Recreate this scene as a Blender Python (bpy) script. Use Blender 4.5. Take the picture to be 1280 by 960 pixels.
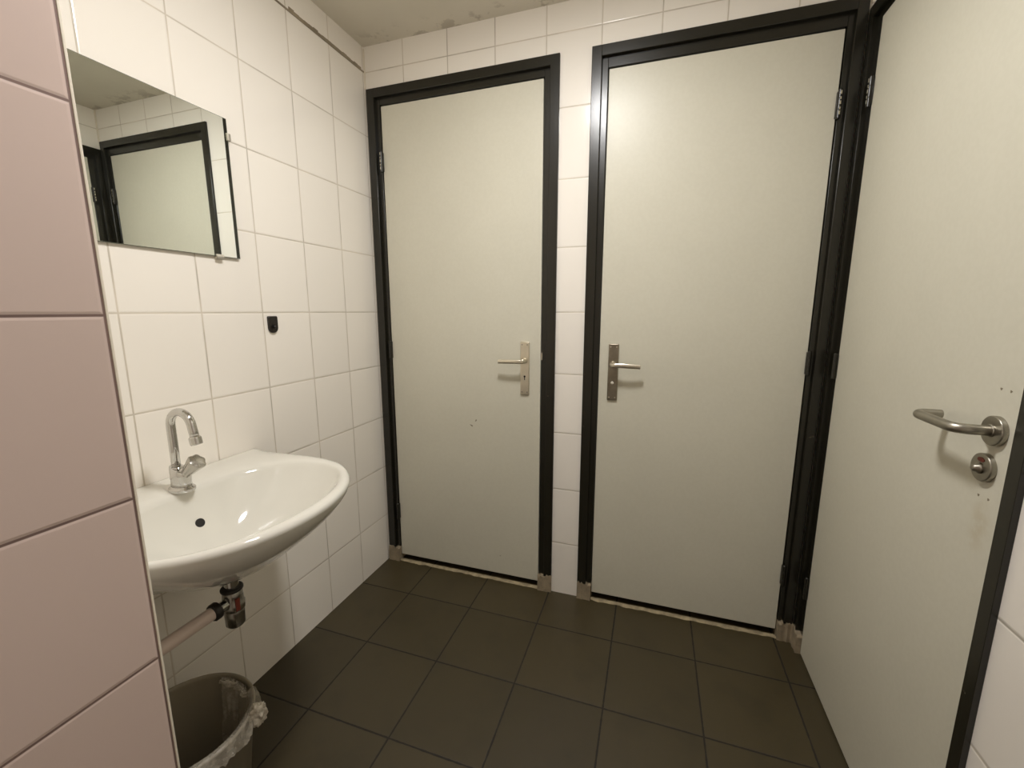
import bpy, bmesh, math, random
from math import pi, sin, cos, radians
from mathutils import Vector, Matrix, noise

S = bpy.context.scene
for o in list(bpy.data.objects): bpy.data.objects.remove(o)
C = S.collection

# ------------------------------------------------------------------ camera
cam_d = bpy.data.cameras.new('camera'); cam = bpy.data.objects.new('camera', cam_d); C.objects.link(cam)
cam.location = (1.2234, -1.7068, 1.2463)
cam.rotation_euler = (pi/2 - 0.170, 0, 0.3188)
cam_d.sensor_width = 36; cam_d.lens = 532.555/1280*36; cam_d.clip_start = 0.02
S.camera = cam
# ------------------------------------------------------------------ world, exposure
w = bpy.data.worlds.new('world'); S.world = w; w.use_nodes = True
w.node_tree.nodes['Background'].inputs[0].default_value = (0.9, 0.8, 0.65, 1)
w.node_tree.nodes['Background'].inputs[1].default_value = 0.004
S.view_settings.view_transform = 'Standard'; S.view_settings.look = 'None'
S.view_settings.gamma = 1; S.view_settings.use_curve_mapping = False
S.view_settings.exposure = 0.0
LAMP = (0.95, -0.87); LAMP_STRENGTH = 152.0; LAMP_COLOR = (1.0, 0.985, 0.975)
S.cycles.max_bounces = 10; S.cycles.diffuse_bounces = 6

# ------------------------------------------------------------------ dimensions (metres)
W = 1.795          # right wall plane x
H = 2.338          # ceiling
YF = -2.75         # wall behind the camera
PX, PY = 0.553, -1.3405   # near left wall: face x, corner y
TW, TH, TZ = 0.2017, 0.25, -0.0094

# ------------------------------------------------------------------ material helpers
def srgb(r, g, b):
    f = lambda c: (c/255/12.92) if c/255 <= .04045 else ((c/255+.055)/1.055)**2.4
    return (f(r), f(g), f(b), 1)
class NT:
    def __init__(s, name):
        s.m = bpy.data.materials.new(name); s.m.use_nodes = True
        s.t = s.m.node_tree; s.p = s.t.nodes['Principled BSDF']
    def n(s, typ, **k):
        nd = s.t.nodes.new(typ)
        for a, b in k.items(): setattr(nd, a, b)
        return nd
    def l(s, a, b): s.t.links.new(a, b)
    def math(s, op, a, b=None, c=None, clamp=False):
        nd = s.n('ShaderNodeMath', operation=op, use_clamp=clamp)
        for i, v in enumerate((a, b, c)):
            if v is None: continue
            if isinstance(v, (int, float)): nd.inputs[i].default_value = v
            else: s.l(v, nd.inputs[i])
        return nd.outputs[0]
    def mix(s, fac, a, b):
        nd = s.n('ShaderNodeMix', data_type='RGBA')
        for i, v in ((0, fac), (6, a), (7, b)):
            if isinstance(v, (int, float, tuple)): nd.inputs[i].default_value = v
            else: s.l(v, nd.inputs[i])
        return nd.outputs[2]
    def smooth(s, v, a, b, lo=0.0, hi=1.0):
        nd = s.n('ShaderNodeMapRange', interpolation_type='SMOOTHSTEP')
        s.l(v, nd.inputs[0])
        for i, x in zip((1, 2, 3, 4), (a, b, lo, hi)): nd.inputs[i].default_value = x
        return nd.outputs[0]
    def pos(s):
        g = s.n('ShaderNodeNewGeometry'); x = s.n('ShaderNodeSeparateXYZ'); s.l(g.outputs['Position'], x.inputs[0])
        return g.outputs['Position'], x.outputs
    def noise(s, scale, detail=3, rough=.5, vec=None):
        nd = s.n('ShaderNodeTexNoise'); nd.inputs['Scale'].default_value = scale
        nd.inputs['Detail'].default_value = detail; nd.inputs['Roughness'].default_value = rough
        if vec is None:
            tc = s.n('ShaderNodeTexCoord'); vec = tc.outputs['Object']
        s.l(vec, nd.inputs['Vector']); return nd.outputs['Fac']
    def bump(s, h, strength=.5, dist=.001):
        b = s.n('ShaderNodeBump'); b.inputs['Strength'].default_value = strength; b.inputs['Distance'].default_value = dist
        s.l(h, b.inputs['Height']); s.l(b.outputs[0], s.p.inputs['Normal'])
def plain(name, col, rough=.4, metal=0, spec=.5, var=.0, vscale=8, bump=0, bscale=200, coat=0):
    N = NT(name); p = N.p
    p.inputs['Base Color'].default_value = col; p.inputs['Roughness'].default_value = rough
    p.inputs['Metallic'].default_value = metal; p.inputs['Specular IOR Level'].default_value = spec
    p.inputs['Coat Weight'].default_value = coat
    f = N.noise(vscale, 4, .6)
    if var:
        dark = tuple(c*(1-var) for c in col[:3])+(1,)
        N.l(N.mix(N.smooth(f, .3, .7), dark, col), p.inputs['Base Color'])
    N.l(N.smooth(f, .2, .8, max(.02, rough*.85), min(1, rough*1.15)), p.inputs['Roughness'])
    if bump: N.bump(N.noise(bscale, 2), bump, .0004)
    return N.m

def tile_mat(name, axis, uoff, uw, voff, vw, col, col2, grout, gw, rough, bev=.004, sign=-1, vaxis=2, wobble=0.0, dirt=0.0, bstr=.42, ragged=0.0):
    """tiles from real positions: u = sign*pos[axis]-uoff, v = pos[vaxis]-voff"""
    N = NT(name); P, X = N.pos()
    u = N.math('DIVIDE', N.math('SUBTRACT', N.math('MULTIPLY', X[axis], sign), uoff), uw)
    vs = N.math('MULTIPLY', X[vaxis], 1 if vaxis == 2 else -1)
    v = N.math('DIVIDE', N.math('SUBTRACT', vs, voff), vw)
    def dist(t, wd):
        f = N.math('FRACT', t); return N.math('MULTIPLY', N.math('MINIMUM', f, N.math('SUBTRACT', 1.0, f)), wd)
    d = N.math('MINIMUM', dist(u, uw), dist(v, vw))
    if ragged:
        d = N.math('ADD', d, N.math('MULTIPLY', N.math('SUBTRACT', N.noise(60, 3, .6, P), .5), ragged))
    cmb = N.n('ShaderNodeCombineXYZ'); N.l(N.math('FLOOR', u), cmb.inputs[0]); N.l(N.math('FLOOR', v), cmb.inputs[1])
    wn = N.n('ShaderNodeTexWhiteNoise', noise_dimensions='3D'); N.l(cmb.outputs[0], wn.inputs['Vector'])
    tilecol = N.mix(wn.outputs['Value'], col, col2)
    if dirt:
        f = N.noise(7, 5, .6, P)
        tilecol = N.mix(N.math('MULTIPLY', N.smooth(f, .45, .75), dirt), tilecol, tuple(c*.45 for c in col[:3])+(1,))
    g = N.smooth(d, gw*.5, gw*.5+.0012, 1.0, 0.0)
    gcol = N.mix(N.smooth(N.noise(5, 3, .5, P), .35, .65), grout, tuple(c*.72 for c in grout[:3])+(1,))
    N.l(N.mix(g, tilecol, gcol), N.p.inputs['Base Color'])
    N.l(N.math('ADD', N.math('MULTIPLY', g, .75-rough), rough), N.p.inputs['Roughness'])
    h = N.smooth(d, gw*.4, gw*.5+bev, 0.0, 1.0)
    wob = N.noise(9, 2, .5, P)
    h2 = N.math('ADD', h, N.math('MULTIPLY', wob, wobble))
    N.bump(h2, bstr, .0016)
    return N.m

def tile_shade():
    return srgb(242, 236, 226), srgb(239, 233, 223), srgb(216, 206, 190)
tA, tB, tG = tile_shade()
M = {}
M['tile_left'] = tile_mat('white_tile_left_wall', 1, .2117, TW, TZ, TH, tA, tB, tG, .0028, .13, wobble=.5)
M['tile_back'] = tile_mat('white_tile_back_wall', 0, .1888, TW, TZ, TH, tA, tB, tG, .0028, .13, sign=1, wobble=.5)
M['tile_right'] = tile_mat('white_tile_right_wall', 1, .37, .60, TZ, TH, tA, tB, srgb(205,198,182), .0028, .16, wobble=.5)
M['tile_front'] = tile_mat('white_tile_front_wall', 0, .1, TW, TZ, TH, tA, tB, tG, .0028, .13, sign=1, wobble=.5)
M['tile_near'] = tile_mat('pale_pink_tile', 1, 1.3445, TW, TZ, TH, srgb(206, 186, 177), srgb(203, 183, 174), srgb(128, 104, 96), .0022, .22, bev=.0045, wobble=.35)
M['tile_recess'] = tile_mat('white_tile_recess', 0, .12, TW, TZ, TH, tA, tB, tG, .0028, .13, sign=1, wobble=.5)
M['floor'] = tile_mat('dark_floor_tile', 0, .2467, .2956, .2184, .2956, srgb(68, 59, 38), srgb(59, 51, 32), srgb(31, 26, 16), .0042, .42, bev=.002, sign=1, vaxis=1, wobble=1.2, dirt=.35, bstr=.25, ragged=.0035)
def ceiling_mat():
    N = NT('grey_ceiling_paint'); P, X = N.pos()
    f = N.noise(3.0, 4, .6, P); st = N.noise(11, 4, .65, P)
    base = N.mix(N.smooth(f, .3, .7), srgb(218, 212, 198), srgb(224, 218, 204))
    near = N.smooth(X[1], -.11, -.01, 0.0, 1.0)      # old damp stains along the joint with the door wall
    stain = N.math('MULTIPLY', N.smooth(st, .52, .6), near)
    N.l(N.mix(N.math('MULTIPLY', stain, .38), base, srgb(120, 106, 88)), N.p.inputs['Base Color'])
    N.p.inputs['Roughness'].default_value = .7
    N.bump(N.noise(120, 3, .6, P), .3, .001); return N.m
M['ceiling'] = ceiling_mat()
def door_mat():
    N = NT('grey_green_door_laminate'); P, X = N.pos()
    f = N.noise(2.2, 5, .6, P); g = N.noise(90, 2, .5, P)
    base = N.mix(N.smooth(f, .3, .7), srgb(205, 201, 184), srgb(209, 205, 188))
    N.l(N.mix(N.math('MULTIPLY', N.smooth(g, .4, .6), .05), base, srgb(170, 163, 140)), N.p.inputs['Base Color'])
    base_out = N.p.inputs['Base Color'].links[0].from_socket      # faint brown smear below the lock of the side door
    vd = N.n('ShaderNodeVectorMath', operation='SUBTRACT'); N.l(P, vd.inputs[0]); vd.inputs[1].default_value = (W, -.765, .865)
    vm = N.n('ShaderNodeVectorMath', operation='MULTIPLY'); N.l(vd.outputs[0], vm.inputs[0]); vm.inputs[1].default_value = (1, 1, .45)
    vl = N.n('ShaderNodeVectorMath', operation='LENGTH'); N.l(vm.outputs[0], vl.inputs[0])
    sm = N.math('MULTIPLY', N.smooth(vl.outputs['Value'], .006, .032, 1.0, 0.0), N.math('MULTIPLY', N.smooth(N.noise(40, 3, .6, P), .3, .6), .35))
    N.l(N.mix(sm, base_out, srgb(176, 158, 122)), N.p.inputs['Base Color'])
    N.p.inputs['Roughness'].default_value = .37; N.p.inputs['Specular IOR Level'].default_value = .38
    N.bump(g, .05, .0004); return N.m
M['door'] = door_mat()
def frame_mat():
    N = NT('black_gloss_frame_paint'); P, X = N.pos()
    f = N.noise(6, 4, .6, P)
    base = N.mix(f, srgb(26, 24, 17), srgb(34, 32, 23))
    chips = N.noise(55, 3, .6, P)
    low = N.smooth(X[2], 1.3, .1, 0.0, 1.0)
    c = N.math('MULTIPLY', N.smooth(chips, .735, .76), low)
    N.l(N.mix(c, base, srgb(150, 140, 120)), N.p.inputs['Base Color'])
    N.p.inputs['Roughness'].default_value = .27; N.p.inputs['Specular IOR Level'].default_value = .55
    N.bump(f, .1, .002); return N.m
M['frame'] = frame_mat()
M['ceramic'] = plain('white_glazed_ceramic', srgb(217, 214, 204), .08, coat=.3)
M['chrome'] = plain('polished_chrome', (.62, .61, .59, 1), .09, 1)
M['chrome_knob'] = plain('satin_chrome', (.50, .48, .44, 1), .22, 1)
M['chrome_dull'] = plain('dull_chrome', (.42, .40, .36, 1), .2, 1, var=.3, vscale=40)
M['steel'] = plain('brushed_stainless_steel', (.40, .375, .32, 1), .36, 1, var=.12, vscale=60)
M['alu'] = plain('anodised_aluminium', (.78, .72, .60, 1), .32, 1, var=.08, vscale=30)
M['alu_dark'] = plain('darkened_aluminium', (.36, .32, .25, 1), .36, 1, var=.2, vscale=40)
M['black_plastic'] = plain('black_plastic', srgb(26, 21, 17), .35)
M['black'] = plain('hole_shade_black', srgb(14, 10, 7), .6)  # the shade inside small holes, put into a flat black colour
M['rubber'] = plain('dark_rubber', srgb(34, 28, 22), .5)
M['pipe'] = plain('white_pvc', srgb(214, 196, 184), .35, var=.06)
M['red'] = plain('red_enamel', srgb(122, 50, 36), .5)
M['stone'] = plain('worn_light_stone', srgb(158, 143, 118), .8, var=.35, vscale=30, bump=.8, bscale=80)
M['mortar'] = plain('pale_mortar', srgb(176, 160, 128), .9, var=.45, vscale=35, bump=.8, bscale=90)
M['caulk'] = plain('dirty_grey_caulk', srgb(152, 139, 117), .6, var=.3, vscale=12)
M['white_trim'] = plain('white_joint_sealant', srgb(226, 217, 200), .45)
M['bin'] = plain('grey_brown_bin_plastic', srgb(140, 131, 112), .38, var=.05)
M['clip'] = plain('clear_plastic_clip', srgb(205, 198, 182), .2)
M['mirror'] = plain('silvered_mirror', (.86, .90, .86, 1), .0, 1); 
M['mirror'].node_tree.nodes['Principled BSDF'].inputs['Roughness'].default_value = 0
for l in list(M['mirror'].node_tree.nodes['Principled BSDF'].inputs['Roughness'].links): M['mirror'].node_tree.links.remove(l)
M['glass_edge'] = plain('greenish_glass_edge', srgb(110, 112, 98), .15)
M['scuff'] = plain('grey_scuff', srgb(128, 117, 95), .6)
def liner_mat():
    N = NT('clear_crinkled_liner_film'); p = N.p
    p.inputs['Base Color'].default_value = srgb(214, 206, 190); p.inputs['Roughness'].default_value = .22
    f = N.noise(28, 4, .7)
    N.l(N.smooth(f, .3, .75, .22, .62), p.inputs['Alpha'])
    N.bump(N.noise(70, 3, .7), .6, .003); return N.m
M['liner'] = liner_mat()
N = NT('lamp_diffuser'); N.p.inputs['Emission Color'].default_value = LAMP_COLOR+(1,); N.p.inputs['Emission Strength'].default_value = LAMP_STRENGTH
N.p.inputs['Base Color'].default_value = (.9, .88, .82, 1); N.l(N.noise(5), N.p.inputs['Roughness']); M['lamp'] = N.m
M['lamp_base'] = plain('white_lamp_base', srgb(225, 220, 205), .4)

# ------------------------------------------------------------------ object helpers
def empty(name, loc, label, cat, group=None, kind=None):
    o = bpy.data.objects.new(name, None); C.objects.link(o); o.location = loc
    o.empty_display_size = .05; tag(o, label, cat, group, kind); return o
def tag(o, label=None, cat=None, group=None, kind=None):
    if label: o['label'] = label
    if cat: o['category'] = cat
    if group: o['group'] = group
    if kind: o['kind'] = kind
    return o
def obj(name, bm, mat, parent=None, smooth=False, bevel=0, seg=2, label=None):
    """bm holds world coordinates; a parent (any depth of unrotated empties/meshes) keeps them in place"""
    me = bpy.data.meshes.new(name)
    bmesh.ops.recalc_face_normals(bm, faces=bm.faces[:])
    if parent is not None:
        off = world_loc(parent); bmesh.ops.translate(bm, verts=bm.verts[:], vec=-off)
    bm.to_mesh(me); bm.free()
    o = bpy.data.objects.new(name, me); C.objects.link(o); me.materials.append(M[mat] if isinstance(mat, str) else mat)
    if parent is not None: o.parent = parent
    for p in me.polygons: p.use_smooth = True
    if not smooth: me.set_sharp_from_angle(angle=radians(38))
    if bevel:
        b = o.modifiers.new('bevel', 'BEVEL'); b.width = bevel; b.segments = seg; b.limit_method = 'ANGLE'; b.angle_limit = radians(35)
        b.harden_normals = False
    if label: o['label'] = label
    return o
def world_loc(o):
    v = Vector(o.location)
    while o.parent is not None: o = o.parent; v += Vector(o.location)
    return v
def box(bm, a, b):
    x0, y0, z0 = [min(p, q) for p, q in zip(a, b)]; x1, y1, z1 = [max(p, q) for p, q in zip(a, b)]
    v = [bm.verts.new(c) for c in ((x0,y0,z0),(x1,y0,z0),(x1,y1,z0),(x0,y1,z0),(x0,y0,z1),(x1,y0,z1),(x1,y1,z1),(x0,y1,z1))]
    for f in ((0,3,2,1),(4,5,6,7),(0,1,5,4),(1,2,6,5),(2,3,7,6),(3,0,4,7)): bm.faces.new([v[i] for i in f])
    return bm
def boxes(*bs):
    bm = bmesh.new()
    for a, b in bs: box(bm, a, b)
    return bm
def loft(bm, rings, cap0=True, cap1=True, close=True):
    vs = [[bm.verts.new(p) for p in r] for r in rings]; n = len(rings[0])
    for a, b in zip(vs, vs[1:]):
        for i in range(n if close else n-1):
            j = (i+1) % n; bm.faces.new((a[i], a[j], b[j], b[i]))
    if cap0: bm.faces.new(vs[0][::-1])
    if cap1: bm.faces.new(vs[-1])
    return bm
def basis(d):
    d = Vector(d).normalized(); a = Vector((0,0,1)) if abs(d.z) < .9 else Vector((1,0,0))
    u = d.cross(a).normalized(); return u, d.cross(u).normalized(), d
def lathe(bm, org, axis, prof, n=32, lobes=0, lobe_amp=0, ph=0):
    """prof = [(distance along axis, radius)]"""
    u, v, d = basis(axis); o = Vector(org); rings = []
    for h, r in prof:
        ring = []
        for i in range(n):
            a = 2*pi*i/n + ph; rr = r*(1+lobe_amp*cos(lobes*a)) if lobes else r
            ring.append(o + d*h + (u*cos(a)+v*sin(a))*rr)
        rings.append(ring)
    return loft(bm, rings)
def tube(bm, pts, r, n=20, cap=True):
    pts = [Vector(p) for p in pts]; rs = r if isinstance(r, (list, tuple)) else [r]*len(pts); rings = []
    t0 = (pts[1]-pts[0]).normalized(); u, v, _ = basis(t0)
    for i, p in enumerate(pts):
        t = (pts[min(i+1, len(pts)-1)]-pts[max(i-1, 0)]).normalized()
        q = t0.rotation_difference(t); u = q @ u; v = q @ v; t0 = t
        rings.append([p+(u*cos(2*pi*k/n)+v*sin(2*pi*k/n))*rs[i] for k in range(n)])
    return loft(bm, rings, cap, cap)
def rounded(pts, rad, n=8):
    """polyline with rounded corners"""
    pts = [Vector(p) for p in pts]; out = [pts[0]]
    for a, b, c in zip(pts, pts[1:], pts[2:]):
        d1 = (a-b).normalized(); d2 = (c-b).normalized(); p = b+d1*rad; q = b+d2*rad
        for k in range(n+1):
            t = k/n; out.append((1-t)**2*p + 2*t*(1-t)*b + t*t*q)
    out.append(pts[-1]); return out

# ------------------------------------------------------------------ the room shell
def struct(name, bm, mat, label, cat, bevel=0):
    o = obj(name, bm, mat, bevel=bevel); tag(o, label, cat, None, 'structure'); return o
struct('floor', boxes(((-.1, YF-.1, -.08), (W+.35, .35, 0))), 'floor', 'dark olive brown square tiled floor', 'floor')
struct('ceiling', boxes(((-.1, YF-.1, H), (W+.35, .35, H+.08))), 'ceiling', 'dull grey painted ceiling with stains near the corner', 'ceiling')
struct('wall_left', boxes(((-.1, -1.40, 0), (0, .1, H))), 'tile_left', 'white tiled wall with the washbasin and mirror', 'wall')
struct('wall_back', boxes(((.846, 0, 0), (.965, .1, 2.168)), ((-.0, 0, 2.168), (W+.1, .1, H)), ((0, 0, 0), (.010, .1, 2.168)), ((1.783, 0, 0), (W+.1, .1, 2.168))), 'tile_back', 'white tiled wall between and above the two far doors', 'wall')
struct('wall_right', boxes(((W, -.848, 0), (W+.1, YF, H)), ((W, 0, 2.132), (W+.1, -.848, H))), 'tile_right', 'white tiled wall around the door on the right', 'wall')
struct('wall_front', boxes(((PX-.1, YF-.1, 0), (W+.1, YF, H))), 'tile_front', 'white tiled wall behind the viewer', 'wall')
struct('wall_near', boxes(((PX-.10, YF, 0), (PX, PY, H))), 'tile_near', 'pinkish white tiled wall in the left foreground', 'wall', bevel=.0012)
struct('wall_recess', boxes(((0, PY-.1, 0), (PX-.1, PY, H))), 'tile_recess', 'white tiled return wall left of the washbasin', 'wall')
# sealant joints
bm = bmesh.new()
n = 60
for k in range(n):
    y0 = -1.33*k/n; y1 = -1.33*(k+1)/n
    yc = (y0+y1)/2
    th = .003 + (.0115 if -.40 < yc < -.03 else 0)*(.6+.6*noise.noise(Vector((yc*30, 0, 0)))) 
    box(bm, (-.002, y0, 2.2385), (.002, y1, 2.2415+max(.0, th)))
struct('trim_1', bm, 'caulk', 'thick grey sealant joint high along the left wall', 'joint')
struct('trim_2', boxes(((0, -.0045, 2.176), (.0055, 0, 2.33))), 'white_trim', 'white sealant bead in the upper far left corner', 'joint')
struct('trim_3', boxes(((W-.006, -.006, 2.15), (W, 0, H))), 'white_trim', 'white sealant bead in the upper far right corner', 'joint')

struct('trim_4', boxes(((PX-.006, PY-.0030, 0), (PX+.0006, PY+.0006, H))), 'white_trim', 'thin white edge strip on the corner of the near pinkish wall', 'corner strip', bevel=.0008)
# ------------------------------------------------------------------ doors
class Map:
    """local (u along the wall, d out of the wall, z)"""
    def __init__(s, kind): s.k = kind
    def __call__(s, u, d, z): return Vector((u, -d, z)) if s.k == 'back' else Vector((W-d, -u, z))
    def axis(s, du, dd, dz): return s(du, dd, dz) - s(0, 0, 0)
def door(name, mp, label, F0, F1, L0, L1, FT, LT, hinge_side, fw, plinth_seed, LB=.030, leafd=-.008):
    """F0..F1 outer frame, L0..L1 leaf, FT/LT tops; hinge_side 0 = at L0"""
    root = empty(name, mp((F0+F1)/2, 0, 0), label, 'door', None, 'structure')
    PH = .072
    OUT, IN = .010, -.005
    a, b = fw
    bm = boxes((mp(F0, OUT, PH), mp(F0+a, -.09, FT)), (mp(F1-b, OUT, PH), mp(F1, -.09, FT)),
               (mp(F0+a-.001, OUT, FT-.036), mp(F1-b+.001, -.09, FT)),
               (mp(F0+a-.001, IN, PH), mp(L0-.003, -.09, FT-.03)), (mp(L1+.003, IN, PH), mp(F1-b+.001, -.09, FT-.03)),
               (mp(L0-.004, IN, LT+.003), mp(L1+.004, -.09, FT-.03)),
               (mp(L0-.004, leafd-.043, PH), mp(L0+.014, -.09, LT)), (mp(L1-.014, leafd-.043, PH), mp(L1+.004, -.09, LT)),
               (mp(L0, leafd-.043, LT-.014), mp(L1, -.09, LT+.004)))
    obj('door_frame', bm, 'frame', root, bevel=.0018)
    leaf = obj('door_leaf', boxes((mp(L0, leafd, LB), mp(L1, leafd-.04, LT))), 'door', root, bevel=.0015)
    # three hinges
    hu = L0-.003 if hinge_side == 0 else L1+.003
    for z in (1.882, 1.068, .265):
        bm = bmesh.new()
        lathe(bm, mp(hu, .004, z-.043), (0,0,1), [(0, .004), (.002, .0065), (.026, .0065), (.027, .0055), (.028, .0065), (.057, .0065), (.058, .0055), (.059, .0065), (.083, .0065), (.086, .004)], 14)
        box(bm, mp(hu-.007, .0005, z-.038), mp(hu+.007, leafd-.02, z+.038))
        h = obj('hinge', bm, 'frame', root, smooth=False, bevel=.0006)
        if z > 1.5:
            bm = bmesh.new()
            for k in range(5):
                zz = z-.032+.0145*k
                box(bm, mp(hu-.0016, .0102, zz), mp(hu+.0016, .0112, zz+.010-.003*(k % 2)))
            obj('bare_metal_edge', bm, 'alu', h, label='silvery bare metal where the paint is worn off')
    # worn stone blocks under the jambs
    rnd = random.Random(plinth_seed)
    for (u0, u1) in ((F0, L0-.002), (L1+.002, F1)):
        bm = bmesh.new(); nseg = 9; rings = []
        ntop = [PH + .006 + rnd.uniform(-.006, .008) - (.008 if (i > nseg*.45) == (u0 == F0) else 0) for i in range(nseg+1)]
        for i in range(nseg+1):
            u = u0 + (u1-u0)*i/nseg; d = .014 + rnd.uniform(-.0015, .002)
            rings.append([mp(u, d, 0), mp(u, -.085, 0), mp(u, -.085, PH), mp(u, .004, ntop[i]), mp(u, d-.002, ntop[i]-.002)])
        loft(bm, rings)
        obj('plinth_block', bm, 'stone', root, label='worn pale stone block at the foot of the black frame')
    # mortar strip under the leaf
    if name == 'door_3': return root, leaf
    bm = bmesh.new(); rings = []; nseg = 60
    for i in range(nseg+1):
        u = L0-.004 + (L1-L0+.008)*i/nseg
        d = .004 + .010*noise.noise(Vector((u*26, plinth_seed, 0))) ; h = .005 + .003*noise.noise(Vector((u*60, plinth_seed, 5)))
        rings.append([mp(u, d+.003, 0), mp(u, -.012, 0), mp(u, -.012, h-.002), mp(u, d-.003, h), mp(u, d+.001, h-.002)])
    loft(bm, rings)
    obj('threshold', bm, 'mortar', root, label='rough pale mortar strip below the door')
    return root, leaf

# the two far doors -------------------------------------------------
MB = Map('back'); MR = Map('right')
d1, leaf1 = door('door_1', MB, 'narrow grey door next to the washbasin wall, lever pointing left', .009, .847, .068, .783, 2.172, 2.105, 0, (.036, .036), 3)
d2, leaf2 = door('door_2', MB, 'grey door in the middle of the far wall, lever pointing right', .963, 1.783, 1.024, 1.733, 2.172, 2.098, 1, (.036, .030), 8)
d3, leaf3 = door('door_3', MR, 'grey door on the right side wall with round tube lever', .006, .849, .067, .819, 2.132, 2.076, 0, (.028, .0270), 13, LB=.006, leafd=-.003)

def plate_handle(root, u, sgn, mat, keyed, leafd=-.008):
    """long backplate with a flat curved lever; sgn = direction of the lever in u"""
    D = leafd
    bm = bmesh.new(); uw, z0, z1 = .0195, .894, 1.119
    box(bm, MB(u-uw, D, z0), MB(u+uw, D+.008, z1))
    h = obj('door_handle', bm, mat, root, bevel=.003, seg=3)
    # lever: round neck then flat bar bending along the door
    zc = 1.040
    bm = bmesh.new(); lathe(bm, MB(u, D+.006, zc), MB.axis(0,1,0), [(0, .0115), (.008, .0115), (.010, .0095), (.040, .0095), (.044, .007)], 20)
    rings = []
    path = rounded([MB(u, D+.018, zc), MB(u, D+.050, zc), MB(u+sgn*.05, D+.053, zc-.001), MB(u+sgn*.104, D+.047, zc-.003)], .014, 7)
    for i, p in enumerate(path):
        a = path[min(i+1, len(path)-1)]-path[max(i-1, 0)]; a.normalize()
        side = a.cross(Vector((0,0,1))).normalized(); hh = .0085 if i > 4 else .0095; th = .0052 if i > 8 else .0075
        rings.append([p+Vector((0,0,1))*hh*sy*(abs(cy))+side*th*cx for cx, sy, cy in
                      ((1,1,.55),(.55,1,1),(-.55,1,1),(-1,1,.55),(-1,-1,.55),(-.55,-1,1),(.55,-1,1),(1,-1,.55))])
    loft(bm, rings)
    obj('lever', bm, mat if mat == 'alu' else 'alu', h, bevel=.001)
    for z in (z0+.012, z1-.012):
        for s in (-1, 1):
            bm = bmesh.new(); lathe(bm, MB(u+s*.0115, D+.0078, z), MB.axis(0,1,0), [(0, .0028), (.0008, .0028), (.0012, .0018)], 10)
            obj('screw', bm, 'steel' if mat == 'alu' else 'alu', h)
    bm = bmesh.new()
    if keyed:
        lathe(bm, MB(u, D+.0078, .973), MB.axis(0,1,0), [(0, .0042), (.0008, .0042)], 14); box(bm, MB(u-.0016, D+.0078, .958), MB(u+.0016, D+.0086, .973))
        obj('keyhole', bm, 'black', h, label='keyhole shape with its shade painted black')  # solid black shape on the plate, the hole's shade is its colour
    else:
        lathe(bm, MB(u, D+.0078, .965), MB.axis(0,1,0), [(0, .0062), (.002, .0062), (.0035, .004)], 16)
        obj('release_pin', bm, 'clip', h, label='small round white release pin')
plate_handle(d1, .716, -1, 'alu', True)
plate_handle(d2, 1.079, 1, 'alu_dark', False)
# strike plate of door 1, pale chip
obj('strike_plate', boxes((MB(.7865, -.004, 1.045), MB(.7905, -.0085+.004, 1.075))), 'alu', d1, label='small pale metal strike plate in the black frame')
# scuffs on the first leaf
def blob(mp, u, d, z, a, b, rot, nm, mat, parent, label=None):
    bm = bmesh.new(); n = 14; rings = [[], []]
    for i in range(n):
        t = 2*pi*i/n; r = 1+.25*sin(3*t+u*50); x = a*cos(t)*r; y = b*sin(t)*r
        uu = x*cos(rot)-y*sin(rot); zz = x*sin(rot)+y*cos(rot)
        rings[0].append(mp(u+uu, d-.001, z+zz)); rings[1].append(mp(u+uu, d+.0004, z+zz))
    loft(bm, rings); return obj(nm, bm, mat, parent, label=label)
blob(MB, .487, -.008, .761, .0055, .0030, 1.0, 'scuff', 'scuff', leaf1, 'small grey scuff mark')
blob(MB, .465, -.008, .736, .0075, .0030, -.5, 'scuff', 'scuff', leaf1, 'small grey scuff mark')
blob(MB, .60, -.008, .12, .004, .0012, .3, 'scuff', 'scuff', leaf1, 'tiny grey scuff mark near the bottom')

# right-hand door hardware ------------------------------------------
D3 = -.003
def rose(u, z, r, nm):
    bm = bmesh.new(); lathe(bm, MR(u, D3, z), MR.axis(0,1,0), [(0, r), (.0075, r), (.0088, r-.0010), (.0090, r-.002), (.0092, .010)], 48)
    return obj(nm, bm, 'steel', d3, smooth=False, bevel=.0006)
h3 = rose(.766, 1.041, .0265, 'door_handle')
bm = bmesh.new()
path = rounded([MR(.766, D3+.008, 1.041), MR(.766, D3+.058, 1.041), MR(.640, D3+.058, 1.041), MR(.640, D3+.014, 1.041)], .024, 9)
tube(bm, path, .0092, 24)
obj('lever', bm, 'steel', h3, smooth=True, bevel=.001)
bm = bmesh.new(); lathe(bm, MR(.766, D3+.0088, 1.041), MR.axis(0,1,0), [(0, .0112), (.0020, .0112), (.003, .010)], 24)
obj('lever_collar', bm, 'steel', h3)
l3 = rose(.758, .972, .0255, 'privacy_lock')
bm = bmesh.new(); lathe(bm, MR(.758, D3+.009, .970), MR.axis(0,1,0), [(0, .010), (.003, .010), (.005, .0075), (.010, .006), (.0115, .004)], 24)
obj('release_button', bm, 'steel', l3)
bm = bmesh.new(); rings = [[], []]
for i in range(16):
    a = 2*pi*i/16; x, y = .0085*cos(a), .0042*sin(a)
    rings[0].append(MR(.758+x, D3+.009, .986+y-.03*x*x/.0085)); rings[1].append(MR(.758+x, D3+.0100, .986+y-.03*x*x/.0085))
loft(bm, rings)
obj('indicator', bm, 'red', l3, label='small red occupied indicator')
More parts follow.
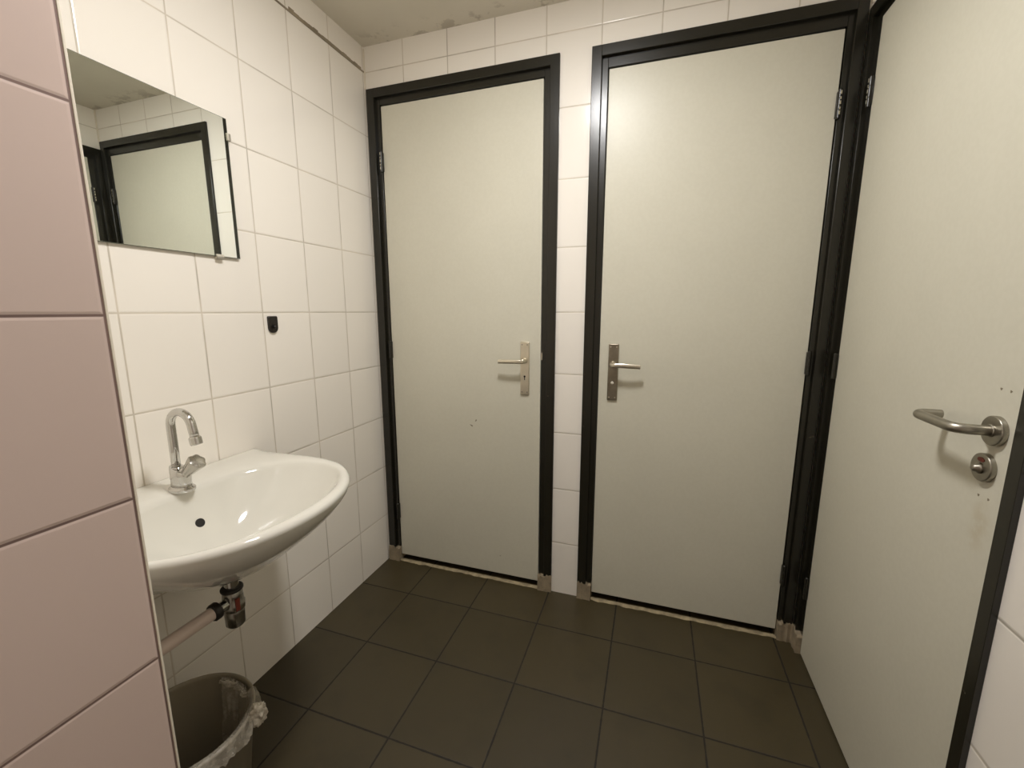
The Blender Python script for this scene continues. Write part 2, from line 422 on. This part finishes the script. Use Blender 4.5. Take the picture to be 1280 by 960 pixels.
for u, z in ((.757, 1.114), (.779, 1.113), (.752, .918), (.776, .919)):
    blob(MR, u, D3, z, .0022, .0022, 0, 'screw_hole', 'scuff', leaf3, 'old filled screw hole in the grey leaf')

# ------------------------------------------------------------------ washbasin
YC = -1.0; ZR = .803
def lerp_poly(pts, s, closed=False):
    pass
outer_h = [(0.001, .300), (.05, .304), (.10, .306), (.15, .306), (.20, .306), (.26, .303), (.31, .294), (.360, .279), (.402, .254), (.440, .222), (.471, .184), (.495, .140), (.511, .094), (.520, .047), (.523, 0)]
inner_h = [(.120, 0), (.120, .06), (.125, .12), (.140, .165), (.165, .205), (.200, .237), (.245, .255), (.300, .262), (.352, .251), (.396, .226), (.430, .191), (.456, .148), (.473, .101), (.482, .05), (.484, 0)]
def cr(p0, p1, p2, p3, t):
    return tuple(.5*((2*b)+(-a+c)*t+(2*a-5*b+4*c-d)*t*t+(-a+3*b-3*c+d)*t**3) for a, b, c, d in zip(p0, p1, p2, p3))
def dense(P, k=8):
    out = []
    for i in range(len(P)-1):
        for j in range(k): out.append(cr(P[max(i-1,0)], P[i], P[i+1], P[min(i+2, len(P)-1)], j/k))
    out.append(P[-1]); return out
oh = dense(outer_h); ih = dense(inner_h)
O_full = [(x, s) for x, s in oh] + [(x, -s) for x, s in oh[::-1][1:]]     # from wall +s round the front to wall -s
O_full += [(0.001, -.300 + .6*k/60) for k in range(1, 60)]                       # along the wall
I_full = [(x, s) for x, s in ih] + [(x, -s) for x, s in ih[::-1][1:-1]]
CX = .27
def ray_hit(poly, ang):
    dx, dy = cos(ang), sin(ang); best = None
    for i in range(len(poly)):
        x1, y1 = poly[i]; x2, y2 = poly[(i+1) % len(poly)]; x1 -= CX; x2 -= CX
        ex, ey = x2-x1, y2-y1; den = dx*ey-dy*ex
        if abs(den) < 1e-12: continue
        t = (x1*ey-y1*ex)/den; u = (x1*dy-y1*dx)/den
        if t > 0 and -1e-6 <= u <= 1+1e-6:
            if best is None or t > best: best = t
    return best
NA = 160
corner = math.atan2(.300, .001-CX)
angs = sorted([2*pi*i/NA for i in range(NA)] + [corner % (2*pi), (-corner) % (2*pi)])
OUT = [(CX+ray_hit(O_full, a)*cos(a), ray_hit(O_full, a)*sin(a)) for a in angs]
INN = [(CX+ray_hit(I_full, a)*cos(a), ray_hit(I_full, a)*sin(a)) for a in angs]
DR = (.245, 0.0)
def ring_out(k, z, inset=0.0):
    """outer outline shrunk by fraction k toward the drain (back stays by the wall) and inset"""
    r = []
    for x, s in OUT:
        kk = k if x > .12 else k*(.25+.75*(x/.12))
        vx, vs = DR[0]-x, DR[1]-s; L = math.hypot(vx, vs)
        f = kk + inset/L
        if x < .004: X = x
        X = x+vx*f; Y = s+vs*f
        if x < .01 and (k < .2 or inset): X = x; Y = s; z2 = max(z, .803) if inset else z
        else: z2 = z
        r.append(Vector((max(.001, X), YC+Y, z2)))
    return r
def bowl_z(t): return ZR-.0075-.150*(1-(1-t)**2.0)**.95
def ring_in(t, z=None):
    r = []
    for x, s in INN: r.append(Vector((x+(DR[0]-x)*t, YC+s+(DR[1]-s)*t, bowl_z(t) if z is None else z)))
    return r
def ring_mid(f, z):
    out = []
    for a, b in zip(OUT, INN):
        wgt = max(0, 1-a[0]/.07); wgt = wgt*wgt*(3-2*wgt); zz = z+(max(z, .8032)-z)*wgt if f < .5 else z
        out.append(Vector((max(.001, a[0]+(b[0]-a[0])*f), YC+a[1]+(b[1]-a[1])*f, zz)))
    return out
rings = [ring_out(k, z) for k, z in ((.90, .606), (.84, .606), (.76, .611), (.67, .622), (.56, .640), (.45, .661), (.34, .685), (.24, .708), (.16, .728), (.095, .747), (.05, .763), (.02, .776), (.006, .787))]
rings += [ring_mid(f, z) for f, z in ((.012, .7925), (.05, .7975), (.12, .8008), (.22, .8027), (.34, .8035), (.47, .8036), (.62, .8030), (.78, .8015), (.91, .7990))]
tt = [.005, .03, .06, .10, .15, .21, .28, .36, .44, .53, .62, .72, .82, .90, .94]
rings += [ring_in(t) for t in tt]
def pinch(r): return r
bm = bmesh.new(); loft(bm, rings, True, True)
basin_root = empty('washbasin', (0.001, YC, .60), 'white ceramic washbasin fixed to the left wall under the mirror', 'washbasin')
obj('basin', bm, 'ceramic', basin_root, smooth=True)
# overflow hole as a black disc on the back slope, its shade painted in
def bowl_back(t):
    x = .120+(DR[0]-.120)*t; return Vector((x, YC, bowl_z(t)))
p = bowl_back(.30); tg = (bowl_back(.34)-bowl_back(.26)).normalized(); nrm = Vector((-tg.z, 0, tg.x)); nrm = nrm if nrm.z > 0 else -nrm; nrm = (nrm+Vector((.35, 0, 0))).normalized()
bm = bmesh.new(); lathe(bm, p-nrm*.006, nrm, [(0, .0115), (.0066, .0115), (.0078, .0108)], 28)
obj('overflow_shade_disc', bm, 'black', basin_root, smooth=False, label='round black disc painted as the shade of the overflow hole')
bm = bmesh.new(); lathe(bm, (DR[0], YC, bowl_z(.94)-.004), (0,0,1), [(0, .026), (.006, .026), (.008, .023), (.0065, .014), (.004, .012)], 32)
obj('drain', bm, 'chrome', basin_root, smooth=False)
# drain tail under the bowl belongs to the bottle trap
TX = DR[0]-.005
trap = empty('bottle_trap', (TX, YC, .45), 'chrome bottle trap with white waste pipe under the washbasin', 'drain trap')
bm = bmesh.new(); lathe(bm, (TX, YC, .585), (0,0,1), [(0, .030), (.004, .040), (.0205, .046)], 32)
obj('flange', bm, 'rubber', trap, label='dark sealing ring under the bowl')
bm = bmesh.new(); lathe(bm, (TX, YC, .552), (0,0,1), [(0, .0165), (.036, .0165)], 32)
obj('tail_pipe', bm, 'chrome', trap, smooth=False, bevel=.0005)
bm = bmesh.new(); lathe(bm, (TX, YC, .547), (0,0,1), [(0, .0235), (.003, .0255), (.008, .0255), (.011, .0215)], 32)
obj('sealing_ring', bm, 'rubber', trap, bevel=.001, label='dark rubber ring')
bm = bmesh.new(); lathe(bm, (TX, YC, .495), (0,0,1), [(0, .0245), (.003, .0262), (.018, .0262), (.022, .0245), (.040, .0232), (.050, .0225), (.053, .020)], 12)
obj('trap_body', bm, 'chrome_dull', trap, bevel=.001)
bm = bmesh.new(); lathe(bm, (TX, YC, .448), (0,0,1), [(0, .012), (.002, .0185), (.007, .0222), (.046, .0232), (.049, .022)], 36)
obj('trap_cup', bm, 'chrome_dull', trap, smooth=False, bevel=.0005)
bm = bmesh.new(); tube(bm, [(TX, YC-.01, .520), (TX, YC-.055, .520)], .0135, 24)
obj('side_arm', bm, 'chrome', trap)
bm = bmesh.new(); lathe(bm, (TX, YC-.038, .520), (0,-1,0), [(0, .017), (.003, .0215), (.016, .0215), (.019, .0185)], 12)
obj('side_nut', bm, 'rubber', trap, bevel=.001, label='dark union nut')
bm = bmesh.new(); tube(bm, [(TX, YC-.050, .520), (TX, PY+.001, .519)], .0158, 28)
obj('waste_pipe', bm, 'pipe', trap, smooth=False, label='white plastic waste pipe')
obj('label_sticker', boxes((Vector((TX+.0235, YC-.013, .500)), Vector((TX+.0258, YC-.002, .532)))), 'red', trap, label='thin faded red mark on the trap')

# ------------------------------------------------------------------ tap
TPX = .103; TY = YC; TZ0 = .8035
tap = empty('tap', (TPX, TY, TZ0), 'chrome swan neck tap standing on the back ledge of the washbasin', 'tap')
def oval(cx, z, a, b, n=32, tilt=0, e=2.3):
    r = []
    for i in range(n):
        t = 2*pi*i/n; c, s = cos(t), sin(t)
        x = a*abs(c)**(2/e)*(1 if c >= 0 else -1); y = b*abs(s)**(2/e)*(1 if s >= 0 else -1)
        r.append(Vector((cx+x, TY+y, z+tilt*x)))
    return r
bm = bmesh.new()
loft(bm, [oval(TPX+.006, TZ0-.0045, .0335, .0265, e=2), oval(TPX+.006, TZ0+.002, .0335, .0265, e=2), oval(TPX+.006, TZ0+.005, .0285, .022, e=2), oval(TPX+.006, TZ0+.008, .026, .0205, e=2)])
obj('base_flange', bm, 'chrome', tap, smooth=True, bevel=.0008)
bm = bmesh.new()
loft(bm, [oval(TPX+.006, TZ0+.006, .0255, .0190), oval(TPX+.007, TZ0+.020, .0250, .0185), oval(TPX+.008, TZ0+.036, .0265, .0185, tilt=-.05), oval(TPX+.007, TZ0+.047, .0260, .0180, tilt=-.18), oval(TPX+.004, TZ0+.053, .0225, .0165, tilt=-.30), oval(TPX+.002, TZ0+.0545, .018, .013, tilt=-.3)])
obj('tap_body', bm, 'chrome', tap, smooth=True)
R = .037; zt = .966
pts = [Vector((TPX-.004, TY, TZ0+.045)), Vector((TPX-.004, TY, .90)), Vector((TPX-.004, TY, .94))]
for k in range(0, 25):
    a = pi - k/24*radians(172); pts.append(Vector((TPX-.004+R+R*cos(a), TY, zt+R*sin(a))))
tan = (pts[-1]-pts[-2]).normalized(); pts += [pts[-1]+tan*.014, pts[-1]+tan*.030]
bm = bmesh.new(); tube(bm, pts, .0099, 24)
sp = obj('spout', bm, 'chrome', tap, smooth=True)
bm = bmesh.new(); lathe(bm, (TPX-.004, TY, TZ0+.047), (0,0,1), [(0, .0145), (.006, .0145), (.009, .012)], 28); obj('spout_collar', bm, 'chrome', sp, bevel=.0005)
bm = bmesh.new(); lathe(bm, pts[-1]-tan*.004, tan, [(0, .0108), (.003, .0132), (.019, .0132), (.021, .0115), (.0205, .008)], 32); obj('aerator', bm, 'chrome', sp, bevel=.0005)
bm = bmesh.new(); ax = Vector((.74, .10, .68)).normalized()
lathe(bm, Vector((TPX+.026, TY, TZ0+.040)), ax, [(0, .0110), (.009, .0110), (.010, .0125), (.018, .0138), (.046, .0190), (.052, .0200), (.055, .0188), (.057, .012)], 48, lobes=6, lobe_amp=.07)
obj('knob', bm, 'chrome_knob' if 'chrome_knob' in M else 'chrome', tap, bevel=.0005)

# ------------------------------------------------------------------ mirror
my0, my1, mz0, mz1 = -1.283, -.6835, 1.403, 1.797
mir = empty('wall_mirror', (0, (my0+my1)/2, mz0), 'frameless rectangular mirror clipped to the left wall above the washbasin', 'mirror')
MK = -.0042     # the mirror hangs very slightly askew on its clips
def skew(bm):
    for v in bm.verts: v.co.x += (my1-v.co.y)*MK
    return bm
obj('glass', skew(boxes(((.0045, my0, mz0), (.0090, my1, mz1)))), 'glass_edge', mir, bevel=.0006)
bm = bmesh.new(); vs = [bm.verts.new(c) for c in ((.0092, my0+.0015, mz0+.0015), (.0092, my1-.0015, mz0+.0015), (.0092, my1-.0015, mz1-.0015), (.0092, my0+.0015, mz1-.0015))]; bm.faces.new(vs); skew(bm)
sil = obj('silvering', bm, 'mirror', mir)
bb = (my0+my1)/2
for (y, z, hor) in ((my1, 1.748, 0), (my0, 1.748, 0), (-.749, mz0, 1), (my0+.07, mz0, 1)):
    bm = bmesh.new()
    if hor: box(bm, (0, y-.011, z-.008), (.0125, y+.011, z+.0)); box(bm, (.0092, y-.011, z-.008), (.0125, y+.011, z+.006))
    else:
        s = 1 if y > bb else -1
        box(bm, (0, y, z-.010), (.0125, y+s*.007, z+.010)); box(bm, (.0092, y-s*.004, z-.010), (.0125, y+s*.007, z+.010))
    obj('clip', skew(bm), 'clip', mir, bevel=.001, label='small clear plastic mirror clip')

# ------------------------------------------------------------------ coat hook on the tiles
hook = empty('wall_hook', (0, -.583, 1.172), 'small black adhesive hook stuck on the left wall tiles', 'hook')
bm = bmesh.new(); out = []
hw, zt_, zb = .0185, 1.229, 1.173
out += [(-hw, zt_-.003), (-hw+.003, zt_), (hw-.003, zt_), (hw, zt_-.003)]
for k in range(0, 13):
    a = -k/12*pi; out.append((hw*cos(a), zb+hw*.95+hw*.95*sin(a)))
rings = [[Vector((x, -.583+y, z)) for y, z in out] for x in (0, .006)] + [[Vector((.008, -.583+y*.9, 1.201+(z-1.201)*.93)) for y, z in out]]
loft(bm, rings)
obj('hook_plate', bm, 'black_plastic', hook, bevel=.0006)
bm = bmesh.new(); tube(bm, rounded([(.006, -.585, 1.197), (.014, -.586, 1.190), (.015, -.586, 1.197)], .003, 5), .0042, 14)
obj('hook_peg', bm, 'black_plastic', hook, smooth=True)

# ------------------------------------------------------------------ waste bin and liner
BX, BY = .243, -1.150
bin_ = empty('waste_bin', (BX, BY, 0), 'grey brown plastic waste bin on the floor under the washbasin', 'bin')
bm = bmesh.new()
lathe(bm, (BX, BY, 0), (0,0,1), [(.001, .100), (.004, .104), (.30, .1370), (.302, .1410), (.308, .1415), (.3095, .1385), (.307, .1350), (.30, .1340), (.010, .101), (.006, .096)], 64)
obj('bin_body', bm, 'bin', bin_, smooth=True)
# liner: film inside the near right side of the bin, folded over the rim and bunched
liner = empty('bin_liner', (BX, BY, .02), 'clear plastic bag lining the waste bin, bunched in a knot on its right rim', 'bin bag')
bm = bmesh.new(); NA2 = 140; a0, a1 = radians(-118), radians(108); NR = 34
grid = []
for i in range(NA2+1):
    a = a0+(a1-a0)*i/NA2; col = []
    edge = min(1, min(i, NA2-i)/14)
    for j in range(NR+1):
        t = j/NR
        inside_only = a > radians(60)
        wv = noise.noise(Vector((a*5, t*4, 1.3)))*.010 + noise.noise(Vector((a*14, t*9, 4.3)))*.004
        if inside_only and t >= .60:
            q = (t-.60)/.40; z = .296+.010*sin(q*3)+.01*wv*50*.02; r = .1285-.012*q-abs(wv)
        elif t < .60:                                  # inside the bin
            q = t/.60; z = .06+q*.252; r = .1015+(.1345-.1015)*(z/.30) - .006 - abs(wv)*(.4+1.4*(1-q)*1.0+.6*(1-abs(2*q-1)))
        else:                                          # over the rim and down the outside
            q = (t-.60)/.40; ang = q*pi
            if q < .35: z = .312+.003*sin(q/.35*pi); r = .1300+.015*(q/.35)
            else:
                qq = (q-.35)/.65; drop = (.030+.022*noise.noise(Vector((a*3.2, 7, 1)))+.012*noise.noise(Vector((a*11, 3, 1))))*edge
                z = .312-qq*drop; r = .1450+.004*qq+abs(wv)*1.2*qq
        col.append(Vector((BX+r*cos(a), BY+r*sin(a), z)))
    grid.append(col)
vs = [[bm.verts.new(p) for p in col] for col in grid]
for i in range(NA2):
    for j in range(NR): bm.faces.new((vs[i][j], vs[i+1][j], vs[i+1][j+1], vs[i][j+1]))
obj('liner_film', bm, 'liner', liner, smooth=True)
# the knotted tuft
def tuft_mat():
    N = NT('bunched_clear_film'); N.p.inputs['Base Color'].default_value = srgb(205, 196, 178); N.p.inputs['Roughness'].default_value = .2
    f = N.noise(60, 3, .7); N.l(N.smooth(f, .3, .7, .55, .9), N.p.inputs['Alpha']); N.bump(f, .8, .003); return N.m
M['tuft'] = tuft_mat()
bm = bmesh.new(); bmesh.ops.create_icosphere(bm, subdivisions=4, radius=1)
KA = radians(30); kc = Vector((BX+.155*cos(KA), BY+.155*sin(KA), .301))
for v in bm.verts:
    p = v.co.copy(); d = 1+.42*noise.noise(p*2.1+Vector((3,1,0)))+.30*abs(noise.noise(p*5.5))
    v.co = kc+Vector((p.x*.015*d, p.y*.017*d, p.z*.026*d))
obj('knot', bm, 'tuft', liner, smooth=False, label='crumpled whitish knot of film')

# ------------------------------------------------------------------ ceiling lamp (just above the picture)
lamp = empty('ceiling_lamp', (LAMP[0], LAMP[1], H), 'round opal ceiling lamp in the middle of the room', 'lamp')
bm = bmesh.new(); lathe(bm, (LAMP[0], LAMP[1], H), (0,0,-1), [(0, .125), (.018, .125), (.022, .120)], 48)
obj('lamp_base', bm, 'lamp_base', lamp)
bm = bmesh.new(); lathe(bm, (LAMP[0], LAMP[1], H-.020), (0,0,-1), [(0, .112), (.005, .112), (.010, .103), (.015, .084), (.0185, .058), (.0200, .030), (.0205, .004)], 40)
obj('diffuser', bm, 'lamp', lamp, smooth=True)
bm = bmesh.new()      # open ring round the diffuser, added to cut its light towards the upper walls
prof = [(.016, .1185), (.016, .1255), (.0245, .1245), (.0262, .1215), (.0235, .1180)]
n = 48; rings = []
for k in range(n):
    a = 2*pi*k/n; rings.append([Vector((LAMP[0]+rr*cos(a), LAMP[1]+rr*sin(a), H-h)) for h, rr in prof])
rings.append(rings[0]); loft(bm, rings, False, False); bmesh.ops.remove_doubles(bm, verts=bm.verts[:], dist=1e-5)
obj('lamp_cutoff_ring', bm, 'lamp_base', lamp)
